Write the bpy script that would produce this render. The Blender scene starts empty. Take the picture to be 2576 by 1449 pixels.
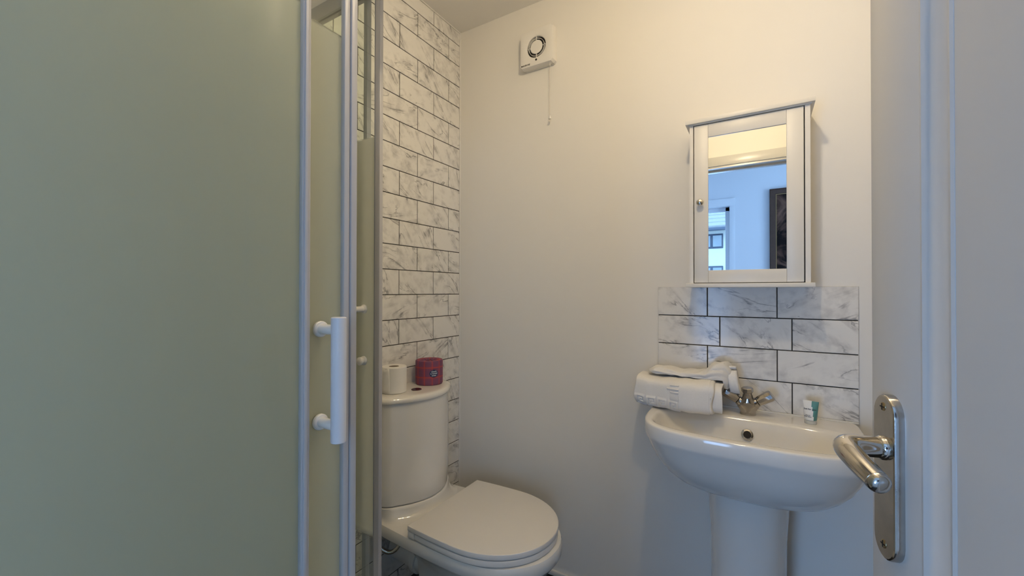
import bpy, bmesh, math, random
from mathutils import Vector, Matrix
random.seed(7)
PI = math.pi
sc = bpy.context.scene
COL = sc.collection

# ------------------------------------------------------------------ camera
CAM = Vector((1.2359, -1.5589, 1.22))
yaw, pit, rol = (math.radians(a) for a in (31.2027, 0.41, 0.0704))
fw = Vector((-math.sin(yaw)*math.cos(pit), math.cos(yaw)*math.cos(pit), math.sin(pit)))
r0 = Vector((math.cos(yaw), math.sin(yaw), 0)); u0 = r0.cross(fw)
rt = r0*math.cos(rol) + u0*math.sin(rol); up = rt.cross(fw)
cd = bpy.data.cameras.new('camera'); cam = bpy.data.objects.new('camera', cd); COL.objects.link(cam)
cd.sensor_fit = 'HORIZONTAL'; cd.sensor_width = 36.0; cd.lens = 1040.45/2576*36
cd.clip_start = 0.02; cd.clip_end = 200
cam.matrix_world = Matrix(((rt.x, up.x, -fw.x, CAM.x), (rt.y, up.y, -fw.y, CAM.y), (rt.z, up.z, -fw.z, CAM.z), (0, 0, 0, 1)))
sc.camera = cam

# ------------------------------------------------------------------ sky, daylight, exposure
w = bpy.data.worlds.new('sky'); sc.world = w; w.use_nodes = True
wb = w.node_tree.nodes['Background']; wb.inputs[0].default_value = (0.42, 0.66, 1.0, 1); wb.inputs[1].default_value = 4.5

def area(name, loc, direction, sx, sy, power, color):
    l = bpy.data.lights.new(name, 'AREA'); l.shape = 'RECTANGLE'; l.size = sx; l.size_y = sy
    l.energy = power; l.color = color
    o = bpy.data.objects.new(name, l); COL.objects.link(o); o.location = loc
    o.rotation_euler = Vector(direction).to_track_quat('-Z', 'Y').to_euler()
    return o
# daylight in the neighbouring room: a side window plus two added fill lights
area('daylight_side_window', (3.42, -2.30, 1.55), (-1, -0.15, -0.05), 0.9, 1.4, 24, (0.42, 0.66, 1.0))
area('daylight_far_fill', (2.45, -3.86, 1.5), (-0.25, 1, -0.05), 1.0, 1.4, 4, (0.42, 0.64, 1.0))  # added fill light, no window is known at this spot
area('daylight_low_fill', (0.50, -4.02, 0.80), (0.22, 1, -0.02), 0.9, 1.05, 37, (0.31, 0.52, 1.0))  # added blue fill outside the far window, kept below the mirror's view
LAMP_POS = (1.12, -0.93, 2.22)
LAMP_POWER = 1.0
vs = sc.view_settings
vs.view_transform = 'Standard'; vs.look = 'None'; vs.exposure = 0.12; vs.gamma = 1.0; vs.use_curve_mapping = False

# ------------------------------------------------------------------ materials
MATS = {}
def nodes_of(name):
    m = bpy.data.materials.new(name); m.use_nodes = True
    nt = m.node_tree
    return m, nt, nt.nodes, nt.links
def mat(name, col, rough=0.5, metal=0.0, var=0.03, vscale=12.0, bump=0.0, bscale=200.0, coat=0.0, spec=0.5, emit=None, estr=0.0):
    if name in MATS: return MATS[name]
    m, nt, N, L = nodes_of(name)
    b = N['Principled BSDF']
    b.inputs['Roughness'].default_value = rough; b.inputs['Metallic'].default_value = metal
    b.inputs['Specular IOR Level'].default_value = spec; b.inputs['Coat Weight'].default_value = coat
    b.inputs['Coat Roughness'].default_value = 0.05
    tc = N.new('ShaderNodeTexCoord'); nz = N.new('ShaderNodeTexNoise'); nz.inputs['Scale'].default_value = vscale; nz.inputs['Detail'].default_value = 3
    L.new(tc.outputs['Object'], nz.inputs['Vector'])
    mx = N.new('ShaderNodeMix'); mx.data_type = 'RGBA'
    c = Vector(col[:3])
    mx.inputs[6].default_value = (*(c*(1-var)), 1); mx.inputs[7].default_value = (*[min(1, x*(1+var)) for x in c], 1)
    L.new(nz.outputs['Fac'], mx.inputs[0]); L.new(mx.outputs[2], b.inputs['Base Color'])
    if bump > 0:
        n2 = N.new('ShaderNodeTexNoise'); n2.inputs['Scale'].default_value = bscale; n2.inputs['Detail'].default_value = 2
        L.new(tc.outputs['Object'], n2.inputs['Vector'])
        bp = N.new('ShaderNodeBump'); bp.inputs['Strength'].default_value = bump; bp.inputs['Distance'].default_value = 0.002
        L.new(n2.outputs['Fac'], bp.inputs['Height']); L.new(bp.outputs['Normal'], b.inputs['Normal'])
    if emit:
        b.inputs['Emission Color'].default_value = (*emit, 1); b.inputs['Emission Strength'].default_value = estr
    MATS[name] = m; return m

def marble(name):
    if name in MATS: return MATS[name]
    m, nt, N, L = nodes_of(name); b = N['Principled BSDF']
    b.inputs['Roughness'].default_value = 0.12; b.inputs['Specular IOR Level'].default_value = 0.22
    tc = N.new('ShaderNodeTexCoord'); oi = N.new('ShaderNodeObjectInfo')
    def math_(op, a=None, bv=None, c=None):
        n = N.new('ShaderNodeMath'); n.operation = op
        for i, v in enumerate((a, bv, c)):
            if v is None: continue
            if isinstance(v, (int, float)): n.inputs[i].default_value = v
            else: L.new(v, n.inputs[i])
        return n.outputs[0]
    rnd = oi.outputs['Random']
    # a random angle and offset for every tile
    rot = N.new('ShaderNodeVectorRotate'); rot.rotation_type = 'Y_AXIS'
    L.new(tc.outputs['Object'], rot.inputs['Vector'])
    ang = math_('MULTIPLY_ADD', math_('FRACT', math_('MULTIPLY', rnd, 37.7)), 1.55, -1.15); L.new(ang, rot.inputs['Angle'])
    off = N.new('ShaderNodeCombineXYZ'); L.new(math_('MULTIPLY', rnd, 53.0), off.inputs[0]); L.new(math_('MULTIPLY', rnd, 91.0), off.inputs[1]); L.new(math_('MULTIPLY', rnd, 29.0), off.inputs[2])
    ad = N.new('ShaderNodeVectorMath'); ad.operation = 'ADD'; L.new(rot.outputs[0], ad.inputs[0]); L.new(off.outputs[0], ad.inputs[1])
    mp = N.new('ShaderNodeMapping'); mp.inputs['Scale'].default_value = (3.4, 9.0, 11.5); L.new(ad.outputs[0], mp.inputs[0])
    n1 = N.new('ShaderNodeTexNoise'); n1.inputs['Scale'].default_value = 1.0; n1.inputs['Detail'].default_value = 5; n1.inputs['Roughness'].default_value = 0.55; n1.inputs['Distortion'].default_value = 0.9
    L.new(mp.outputs[0], n1.inputs['Vector'])
    v1 = math_('ABSOLUTE', math_('SUBTRACT', n1.outputs['Fac'], 0.5))
    r1 = N.new('ShaderNodeMapRange'); r1.interpolation_type = 'SMOOTHSTEP'; L.new(v1, r1.inputs[0]); r1.inputs[1].default_value = 0.0; r1.inputs[2].default_value = 0.017; r1.inputs[3].default_value = 1.0; r1.inputs[4].default_value = 0.0
    # veins come and go
    mp2 = N.new('ShaderNodeMapping'); mp2.inputs['Scale'].default_value = (14, 14, 14); mp2.inputs['Location'].default_value = (3, 7, 1); L.new(ad.outputs[0], mp2.inputs[0])
    n2 = N.new('ShaderNodeTexNoise'); n2.inputs['Scale'].default_value = 1.0; n2.inputs['Detail'].default_value = 2; L.new(mp2.outputs[0], n2.inputs['Vector'])
    r2 = N.new('ShaderNodeMapRange'); r2.interpolation_type = 'SMOOTHSTEP'; L.new(n2.outputs['Fac'], r2.inputs[0]); r2.inputs[1].default_value = 0.36; r2.inputs[2].default_value = 0.62
    # soft grey clouds beside the veins
    r3 = N.new('ShaderNodeMapRange'); r3.interpolation_type = 'SMOOTHSTEP'; L.new(v1, r3.inputs[0]); r3.inputs[1].default_value = 0.0; r3.inputs[2].default_value = 0.16; r3.inputs[3].default_value = 1.0; r3.inputs[4].default_value = 0.0
    n3 = N.new('ShaderNodeTexNoise'); n3.inputs['Scale'].default_value = 2.2; n3.inputs['Detail'].default_value = 4; L.new(mp2.outputs[0], n3.inputs['Vector'])
    r4 = N.new('ShaderNodeMapRange'); L.new(n3.outputs['Fac'], r4.inputs[0]); r4.inputs[1].default_value = 0.42; r4.inputs[2].default_value = 0.7
    vein = math_('MULTIPLY', math_('MULTIPLY', r1.outputs[0], r2.outputs[0]), 0.72)
    cloud = math_('MULTIPLY', math_('MULTIPLY', r3.outputs[0], r4.outputs[0]), 0.48)
    tot = math_('MINIMUM', math_('ADD', vein, cloud), 0.85)
    mx = N.new('ShaderNodeMix'); mx.data_type = 'RGBA'; mx.inputs[6].default_value = (0.83, 0.815, 0.785, 1); mx.inputs[7].default_value = (0.27, 0.265, 0.27, 1)
    L.new(tot, mx.inputs[0]); L.new(mx.outputs[2], b.inputs['Base Color'])
    MATS[name] = m; return m

def schlick(N, L, f0=0.04):
    lw = N.new('ShaderNodeLayerWeight'); lw.inputs[0].default_value = 0.5
    p = N.new('ShaderNodeMath'); p.operation = 'POWER'; L.new(lw.outputs['Facing'], p.inputs[0]); p.inputs[1].default_value = 5.0
    a = N.new('ShaderNodeMath'); a.operation = 'MULTIPLY_ADD'; L.new(p.outputs[0], a.inputs[0]); a.inputs[1].default_value = 1-f0; a.inputs[2].default_value = f0
    return a
def frosted(name, z0, z1):
    """clear thin glass with a sand-blasted band between two heights"""
    if name in MATS: return MATS[name]
    m, nt, N, L = nodes_of(name); out = N['Material Output']; N.remove(N['Principled BSDF'])
    geo = N.new('ShaderNodeNewGeometry'); sx = N.new('ShaderNodeSeparateXYZ'); L.new(geo.outputs['Position'], sx.inputs[0])
    def band(a, b_):
        r = N.new('ShaderNodeMapRange'); r.interpolation_type = 'SMOOTHSTEP'; L.new(sx.outputs[2], r.inputs[0]); r.inputs[1].default_value = a; r.inputs[2].default_value = b_
        return r.outputs[0]
    mu = N.new('ShaderNodeMath'); mu.operation = 'MULTIPLY'; L.new(band(z0-0.012, z0+0.012), mu.inputs[0]); L.new(band(z1+0.004, z1-0.004), mu.inputs[1])
    fr = schlick(N, L)
    tr = N.new('ShaderNodeBsdfTransparent'); tr.inputs[0].default_value = (0.93, 0.96, 0.93, 1)
    gl = N.new('ShaderNodeBsdfGlossy'); gl.inputs['Roughness'].default_value = 0.02
    cl = N.new('ShaderNodeMixShader'); L.new(fr.outputs[0], cl.inputs[0]); L.new(tr.outputs[0], cl.inputs[1]); L.new(gl.outputs[0], cl.inputs[2])
    tl = N.new('ShaderNodeBsdfTranslucent'); tl.inputs[0].default_value = (0.80, 0.81, 0.68, 1)
    df = N.new('ShaderNodeBsdfDiffuse'); df.inputs[0].default_value = (0.57, 0.585, 0.48, 1)
    f1 = N.new('ShaderNodeMixShader'); f1.inputs[0].default_value = 0.45; L.new(tl.outputs[0], f1.inputs[1]); L.new(df.outputs[0], f1.inputs[2])
    g2 = N.new('ShaderNodeBsdfGlossy'); g2.inputs['Roughness'].default_value = 0.28
    f2 = N.new('ShaderNodeMixShader'); L.new(fr.outputs[0], f2.inputs[0]); L.new(f1.outputs[0], f2.inputs[1]); L.new(g2.outputs[0], f2.inputs[2])
    mx = N.new('ShaderNodeMixShader'); L.new(mu.outputs[0], mx.inputs[0]); L.new(cl.outputs[0], mx.inputs[1]); L.new(f2.outputs[0], mx.inputs[2])
    L.new(mx.outputs[0], out.inputs['Surface'])
    MATS[name] = m; return m
def clear_glass(name, tint=(0.96, 0.98, 0.96)):
    if name in MATS: return MATS[name]
    m, nt, N, L = nodes_of(name); out = N['Material Output']; N.remove(N['Principled BSDF'])
    fr = schlick(N, L, 0.03)
    tr = N.new('ShaderNodeBsdfTransparent'); tr.inputs[0].default_value = (*tint, 1)
    gl = N.new('ShaderNodeBsdfGlossy'); gl.inputs['Roughness'].default_value = 0.01
    cl = N.new('ShaderNodeMixShader'); L.new(fr.outputs[0], cl.inputs[0]); L.new(tr.outputs[0], cl.inputs[1]); L.new(gl.outputs[0], cl.inputs[2])
    L.new(cl.outputs[0], out.inputs['Surface']); MATS[name] = m; return m
def plaid(name):
    if name in MATS: return MATS[name]
    m, nt, N, L = nodes_of(name); b = N['Principled BSDF']; b.inputs['Roughness'].default_value = 0.6
    uv = N.new('ShaderNodeUVMap'); sx = N.new('ShaderNodeSeparateXYZ'); L.new(uv.outputs[0], sx.inputs[0])
    def stripes(o, k, ph, wd):
        a = N.new('ShaderNodeMath'); a.operation = 'MULTIPLY_ADD'; L.new(o, a.inputs[0]); a.inputs[1].default_value = k; a.inputs[2].default_value = ph
        f = N.new('ShaderNodeMath'); f.operation = 'FRACT'; L.new(a.outputs[0], f.inputs[0])
        l = N.new('ShaderNodeMath'); l.operation = 'LESS_THAN'; L.new(f.outputs[0], l.inputs[0]); l.inputs[1].default_value = wd
        return l.outputs[0]
    def mixc(f, a, c):
        x = N.new('ShaderNodeMix'); x.data_type = 'RGBA'; L.new(f, x.inputs[0])
        for i, v in ((6, a), (7, c)):
            if isinstance(v, tuple): x.inputs[i].default_value = (*v, 1)
            else: L.new(v, x.inputs[i])
        return x.outputs[2]
    base, mag, red = (0.190, 0.066, 0.140), (0.275, 0.060, 0.115), (0.56, 0.075, 0.045)
    c = mixc(stripes(sx.outputs[0], 11.0, 0.30, 0.45), base, mag)
    c2 = N.new('ShaderNodeMix'); c2.data_type = 'RGBA'; c2.inputs[0].default_value = 0.5
    L.new(c, c2.inputs[6]); L.new(mixc(stripes(sx.outputs[1], 2.6, 0.42, 0.40), base, mag), c2.inputs[7])
    c = mixc(stripes(sx.outputs[0], 11.0, 0.10, 0.07), c2.outputs[2], red)
    c = mixc(stripes(sx.outputs[1], 2.6, 0.22, 0.07), c, red)
    L.new(c, b.inputs['Base Color']); MATS[name] = m; return m
def art_mat(name):
    m, nt, N, L = nodes_of(name); b = N['Principled BSDF']; b.inputs['Roughness'].default_value = 0.8; b.inputs['Specular IOR Level'].default_value = 0.15
    tc = N.new('ShaderNodeTexCoord'); nz = N.new('ShaderNodeTexNoise'); nz.inputs['Scale'].default_value = 5; nz.inputs['Detail'].default_value = 6; nz.inputs['Distortion'].default_value = 2.2
    L.new(tc.outputs['Object'], nz.inputs['Vector']); cr = N.new('ShaderNodeValToRGB')
    cr.color_ramp.elements[0].position = 0.42; cr.color_ramp.elements[0].color = (0.008, 0.005, 0.005, 1)
    cr.color_ramp.elements[1].position = 0.68; cr.color_ramp.elements[1].color = (0.16, 0.085, 0.06, 1)
    L.new(nz.outputs['Fac'], cr.inputs[0]); L.new(cr.outputs[0], b.inputs['Base Color']); return m
def floor_mat(name):
    m, nt, N, L = nodes_of(name); b = N['Principled BSDF']; b.inputs['Roughness'].default_value = 0.35
    tc = N.new('ShaderNodeTexCoord'); nz = N.new('ShaderNodeTexNoise'); nz.inputs['Scale'].default_value = 30; nz.inputs['Detail'].default_value = 4
    L.new(tc.outputs['Object'], nz.inputs['Vector']); cr = N.new('ShaderNodeValToRGB')
    cr.color_ramp.elements[0].color = (0.006, 0.006, 0.007, 1); cr.color_ramp.elements[1].color = (0.02, 0.02, 0.022, 1)
    L.new(nz.outputs['Fac'], cr.inputs[0]); L.new(cr.outputs[0], b.inputs['Base Color']); return m

PAINT = mat('wall_paint', (0.84, 0.815, 0.765), 0.6, var=0.015, vscale=3, bump=0.05, bscale=90)
CEIL = mat('ceiling_paint', (0.86, 0.84, 0.80), 0.75, var=0.02, vscale=4)
GROUT = mat('dark_grout', (0.022, 0.018, 0.015), 0.85, var=0.2, vscale=60)
CAULK = mat('white_sealant', (0.80, 0.78, 0.74), 0.4, var=0.05, vscale=80)
MARBLE = marble('marble_tile')
CERAMIC = mat('white_ceramic', (0.82, 0.80, 0.76), 0.09, var=0.01, coat=0.3)
SEATP = mat('seat_plastic', (0.83, 0.80, 0.76), 0.28, var=0.01)
WHITEP = mat('white_plastic', (0.82, 0.80, 0.76), 0.35, var=0.01)
CABW = mat('cabinet_white_paint', (0.80, 0.775, 0.72), 0.38, var=0.02, vscale=8)
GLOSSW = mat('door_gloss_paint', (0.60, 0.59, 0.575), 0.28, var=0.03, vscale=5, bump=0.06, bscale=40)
ALU = mat('white_powder_coat', (0.46, 0.455, 0.465), 0.36, var=0.015)
SEAL = mat('grey_seal', (0.30, 0.32, 0.34), 0.4, var=0.05)
TAPCHROME = mat('darkened_chrome', (0.44, 0.415, 0.385), 0.08, metal=1.0, var=0.05, vscale=20)  # chrome with the dark reflections of the tap put into its base colour
CHROME = mat('chrome', (0.62, 0.60, 0.57), 0.07, metal=1.0, var=0.05, vscale=20)
OLDCHROME = mat('worn_chrome', (0.50, 0.485, 0.46), 0.16, metal=1.0, var=0.22, vscale=55, bump=0.05, bscale=300)
BRASS = mat('brass_screw', (0.42, 0.34, 0.20), 0.3, metal=1.0, var=0.1)
BLACK = mat('black_void', (0.006, 0.005, 0.005), 0.6, var=0.1)
MIRROR = mat('mirror_silver', (0.93, 0.95, 0.94), 0.0, metal=1.0, var=0.0)
TOWEL = mat('towel_cotton', (0.86, 0.845, 0.82), 0.95, var=0.03, vscale=200, bump=0.5, bscale=900, spec=0.1)
PAPER = mat('toilet_paper', (0.86, 0.84, 0.80), 0.9, var=0.03, vscale=60, bump=0.15, bscale=500, spec=0.1)
CARD = mat('cardboard_core', (0.30, 0.25, 0.20), 0.9)
INK = mat('black_ink', (0.03, 0.028, 0.026), 0.6)
BLUE = mat('blue_sticker', (0.022, 0.035, 0.11), 0.45)
STICKW = mat('sticker_white', (0.62, 0.68, 0.78), 0.5)
WINE = mat('wine_button', (0.06, 0.012, 0.02), 0.12, coat=0.6)
TUBEW = mat('tube_white', (0.84, 0.83, 0.80), 0.35, var=0.02)
TEAL = mat('tube_teal', (0.10, 0.27, 0.25), 0.35, var=0.15, vscale=90)
TUBECAP = mat('tube_cap', (0.62, 0.62, 0.57), 0.25, var=0.05)
WALLB = mat('bedroom_paint', (0.72, 0.75, 0.80), 0.7, var=0.015, vscale=2)
FRAMEB = mat('dark_wood', (0.060, 0.028, 0.016), 0.7, var=0.3, vscale=25)
GOLD = mat('gold_slip', (0.30, 0.20, 0.09), 0.4, metal=0.6)
CARPET = mat('bedroom_carpet', (0.36, 0.34, 0.32), 0.95, var=0.12, vscale=120)
RENDERW = mat('house_render', (0.55, 0.58, 0.60), 0.8, var=0.05)
ROOFT = mat('roof_slate', (0.26, 0.28, 0.30), 0.7, var=0.15)
LEAF = mat('leaf_green', (0.16, 0.34, 0.09), 0.5, var=0.3, vscale=9)
BULB = mat('lit_bulb', (1, 1, 1), 0.5, emit=(1.0, 0.795, 0.505), estr=310.0*LAMP_POWER)
GLASS = clear_glass('window_glass')
Z_F0, Z_F1 = 0.6575, 1.5765
FROST = frosted('frosted_band_glass', Z_F0, Z_F1)
PANEFACE = clear_glass('pane_face', (0.97, 0.985, 0.97))

# ------------------------------------------------------------------ mesh helpers
def link(name, me, m, parent=None, smooth=False):
    o = bpy.data.objects.new(name, me); COL.objects.link(o)
    for mm in (m if isinstance(m, (list, tuple)) else [m]): me.materials.append(mm)
    if smooth:
        for p in me.polygons: p.use_smooth = True
    if parent is not None: o.parent = parent
    return o
def shade(me, ang=35):
    for p in me.polygons: p.use_smooth = True
    bm = bmesh.new(); bm.from_mesh(me); lim = math.radians(ang)
    for e in bm.edges:
        e.smooth = not (len(e.link_faces) == 2 and e.calc_face_angle(0) > lim)
    bm.to_mesh(me); bm.free()
def raw(verts, faces, name='m'):
    me = bpy.data.meshes.new(name); me.from_pydata([tuple(v) for v in verts], [], faces); me.update(); return me
def fixn(me):
    bm = bmesh.new(); bm.from_mesh(me); bmesh.ops.recalc_face_normals(bm, faces=bm.faces); bm.to_mesh(me); bm.free(); return me
def box(x0, x1, y0, y1, z0, z1, bev=0.0, seg=2):
    bm = bmesh.new()
    vs_ = [bm.verts.new((x, y, z)) for x in (x0, x1) for y in (y0, y1) for z in (z0, z1)]
    for f in ((0,1,3,2),(4,6,7,5),(0,4,5,1),(2,3,7,6),(0,2,6,4),(1,5,7,3)): bm.faces.new([vs_[i] for i in f])
    bmesh.ops.recalc_face_normals(bm, faces=bm.faces)
    if bev > 0: bmesh.ops.bevel(bm, geom=list(bm.edges), offset=bev, segments=seg, affect='EDGES', profile=0.5)
    me = bpy.data.meshes.new('box'); bm.to_mesh(me); bm.free()
    if bev > 0: shade(me)
    return me
def loft(loops, cap0=True, cap1=True, closed=True, ang=35):
    n = len(loops[0]); V = [p for l in loops for p in l]; F = []
    for i in range(len(loops)-1):
        for j in range(n if closed else n-1):
            k = (j+1) % n
            F.append((i*n+j, i*n+k, (i+1)*n+k, (i+1)*n+j))
    if cap0: F.append(tuple(range(n-1, -1, -1)))
    if cap1: F.append(tuple(range((len(loops)-1)*n, len(loops)*n)))
    me = fixn(raw(V, F)); shade(me, ang); return me
def lathe(profile, c, axis='Z', seg=32, ang=35, cap0=True, cap1=True):
    """profile: (radius, height) along the axis from point c"""
    loops = []
    for r, h in profile:
        l = []
        for i in range(seg):
            a = 2*PI*i/seg; p, q = r*math.cos(a), r*math.sin(a)
            l.append({'Z': (c[0]+p, c[1]+q, c[2]+h), 'Y': (c[0]+p, c[1]+h, c[2]+q), 'X': (c[0]+h, c[1]+p, c[2]+q)}[axis])
        loops.append(l)
    return loft(loops, cap0, cap1, ang=ang)
def tube(pts, rad, seg=14, ang=50, caps=True, flat=1.0):
    pts = [Vector(p) for p in pts]; rad = rad if isinstance(rad, (list, tuple)) else [rad]*len(pts)
    loops = []; ref = None
    for i, p in enumerate(pts):
        t = (pts[min(i+1, len(pts)-1)] - pts[max(i-1, 0)]).normalized()
        if ref is None: ref = Vector((0, 0, 1)) if abs(t.z) < 0.9 else Vector((1, 0, 0))
        a = (ref - t*ref.dot(t)).normalized(); b = t.cross(a); ref = a
        loops.append([tuple(p + (a*math.cos(2*PI*k/seg)*rad[i] + b*math.sin(2*PI*k/seg)*rad[i]*flat)) for k in range(seg)])
    return loft(loops, caps, caps, ang=ang)
def bez(p0, p1, p2, p3, n=12):
    p0, p1, p2, p3 = map(Vector, (p0, p1, p2, p3))
    return [p0*(1-t)**3 + p1*3*t*(1-t)**2 + p2*3*t*t*(1-t) + p3*t**3 for t in (i/n for i in range(n+1))]
def join(*mes):
    bm = bmesh.new()
    for me in mes: bm.from_mesh(me)
    out = bpy.data.meshes.new('joined'); bm.to_mesh(out); bm.free()
    for me in mes: bpy.data.meshes.remove(me)
    return out
def xf(me, mtx): me.transform(mtx); return me
def sgnpow(v, e): return math.copysign(abs(v)**e, v)

class Thing:
    def __init__(s, name, label, cat, base, group=None, kind=None, rotz=0.0):
        s.base = Vector(base); s.o = bpy.data.objects.new(name, None); COL.objects.link(s.o)
        s.o.location = base; s.o.rotation_euler = (0, 0, rotz); s.o.empty_display_size = 0.05; s.local = rotz != 0.0
        if kind: s.o['kind'] = kind
        else:
            s.o['category'] = cat
            if group: s.o['group'] = group
        if label: s.o['label'] = label
    def part(s, name, me, m, parent=None, smooth=None, label=None):
        if not s.local: me.transform(Matrix.Translation(-s.base))
        o = link(name, me, m, parent or s.o)
        if label: o['label'] = label
        return o
def struct(name, me, m, label=None):
    o = link(name, me, m); o['kind'] = 'structure'
    if label: o['label'] = label
    return o
def text_mesh(s, size, extrude=0.0002, align='CENTER', bold=0.0, spacing=1.0):
    cu = bpy.data.curves.new('t', 'FONT'); cu.body = s; cu.size = size; cu.extrude = extrude; cu.align_x = align; cu.align_y = 'CENTER'
    cu.offset = bold; cu.space_line = spacing; cu.resolution_u = 3
    o = bpy.data.objects.new('t', cu); COL.objects.link(o); bpy.context.view_layer.update()
    dg = bpy.context.evaluated_depsgraph_get()
    me = bpy.data.meshes.new_from_object(o.evaluated_get(dg)); bpy.data.objects.remove(o); bpy.data.curves.remove(cu)
    return me

# ------------------------------------------------------------------ the room shell
ZF, ZC = 0.05, 2.4528
YFR = -1.66           # inner face of the wall with the doorway
XR = 1.62
XD0, XD1, ZD = 0.80, 1.535, 2.012      # doorway
struct('floor', box(-0.12, XR+0.1, -1.80, 0.12, ZF-0.05, ZF), floor_mat('black_floor'))
struct('ceiling', box(-0.12, XR+0.1, -1.78, 0.12, ZC, ZC+0.08), CEIL)
struct('wall_back', box(-0.12, XR+0.1, 0.0, 0.12, ZF-0.05, ZC), PAINT)
wl = struct('wall_left', box(-0.12, -0.002, YFR-0.1, 0.0, ZF-0.05, ZC), GROUT)
struct('wall_right', box(XR, XR+0.1, YFR-0.1, 0.0, ZF-0.05, ZC), PAINT)
struct('wall_front', join(box(-0.002, XD0-0.03, YFR-0.1, YFR, ZF-0.05, ZC), box(XD1+0.03, XR, YFR-0.1, YFR, ZF-0.05, ZC), box(XD0-0.03, XD1+0.03, YFR-0.1, YFR, ZD+0.03, ZC)), PAINT)

# marble wall tiles: running bond, each tile an object
TILES = {}
def tile_mesh(wd, ht, th=0.0075):
    k = (round(wd, 4), round(ht, 4))
    if k not in TILES:
        bm = bmesh.new(); e = 0.0011; hw, hh = wd/2, ht/2
        a = [bm.verts.new(p) for p in ((-hw, th, -hh), (hw, th, -hh), (hw, th, hh), (-hw, th, hh))]
        b = [bm.verts.new(p) for p in ((-hw, e, -hh), (hw, e, -hh), (hw, e, hh), (-hw, e, hh))]
        c = [bm.verts.new(p) for p in ((-hw+e, 0, -hh+e), (hw-e, 0, -hh+e), (hw-e, 0, hh-e), (-hw+e, 0, hh-e))]
        for p, q in ((a, b), (b, c)):
            for i in range(4): bm.faces.new((p[i], p[(i+1) % 4], q[(i+1) % 4], q[i]))
        bm.faces.new(c); bmesh.ops.recalc_face_normals(bm, faces=bm.faces)
        me = bpy.data.meshes.new('tile'); bm.to_mesh(me); bm.free(); me.materials.append(MARBLE); TILES[k] = me
    return TILES[k]
def tile(parent, wd, ht, loc, rz):
    o = bpy.data.objects.new('tile', tile_mesh(wd, ht)); COL.objects.link(o); o.parent = parent
    o.location = loc; o.rotation_euler = (random.uniform(-.0012, .0012), random.uniform(-.0012, .0012), rz + random.uniform(-.0012, .0012))
    return o
G = 0.0030; PH = 0.0987; PW = 0.2; Z13 = 1.2048
for n in range(0, 25):
    zt = Z13 - (n-13)*PH; zb = zt - PH
    z1 = min(zt - G/2, ZC - 0.003); z0 = max(zb + G/2, ZF + 0.001)
    if z1 - z0 < 0.012: continue
    y = 0.0; joints = []
    j0 = -0.0835 if n % 2 == 1 else -0.1845
    edges = [-0.002] + [j0 - k*PW for k in range(9) if j0 - k*PW > YFR + 0.02] + [YFR]
    for a, b in zip(edges[:-1], edges[1:]):
        ya = a - (G/2 if a != edges[0] else 0.001); yb = b + G/2
        tile(wl, ya-yb, z1-z0, (0, (ya+yb)/2, (z0+z1)/2), PI/2)
# splashback over the basin
sp = Thing('splashback', 'white marble tile splashback with dark joints above the basin', 'splashback', (1.195, -0.001, 0.837))
sp.part('grout_bed', box(0.9150, 1.4735, -0.0065, 0.0, 0.8375, 1.2335), GROUT)
XL, XRs = 0.9137, 1.4748
for r in range(4):
    zt = 1.2346 - r*0.0998; zb = 1.2346 - (r+1)*0.0998 if r < 3 else 0.8372
    js = [1.075, 1.275] if r % 2 == 0 else [1.1129, 1.3140]
    ed = [XL] + js + [XRs]
    for a, b in zip(ed[:-1], ed[1:]):
        xa = a + (G/2 if a != XL else 0); xb = b - (G/2 if b != XRs else 0)
        z1 = zt - (G/2 if r else 0); z0 = zb + G/2
        t = tile(sp.o, xb-xa, z1-z0, Vector(((xa+xb)/2, -0.0085, (z0+z1)/2)) - sp.base, 0.0)
# sealant beads and skirting
struct('trim_1', tube([(0.002, -0.002, ZF), (0.0025, -0.002, 1.2), (0.002, -0.002, ZC-0.002)], [0.0042, 0.0036, 0.0046], 8), CAULK, 'white sealant bead in the corner of the tiled wall')
struct('trim_2', tube([(0.002, 0.0, ZC-0.001), (0.002, -0.6, ZC-0.001), (0.002, YFR, ZC-0.001)], 0.0035, 8), CAULK, 'white sealant bead between tiles and ceiling')
struct('baseboard_back', box(0.004, XR, -0.012, 0.0, ZF, ZF+0.022, 0.004), CAULK)
# door lining and architrave round the doorway
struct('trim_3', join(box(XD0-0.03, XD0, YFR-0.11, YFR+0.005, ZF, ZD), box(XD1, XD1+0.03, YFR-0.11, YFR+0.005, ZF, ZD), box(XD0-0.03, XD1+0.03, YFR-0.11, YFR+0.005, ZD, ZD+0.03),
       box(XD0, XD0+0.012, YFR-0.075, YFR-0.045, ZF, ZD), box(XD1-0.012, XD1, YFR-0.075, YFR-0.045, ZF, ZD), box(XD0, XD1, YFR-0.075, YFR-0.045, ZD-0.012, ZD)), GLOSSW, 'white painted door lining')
struct('trim_4', join(box(XD0-0.045, XD1+0.07, YFR, YFR+0.014, ZD+0.012, ZD+0.072, 0.004), box(XD1+0.010, XD1+0.07, YFR, YFR+0.014, ZF, ZD+0.012, 0.004)), GLOSSW, 'white architrave over the doorway')

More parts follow.
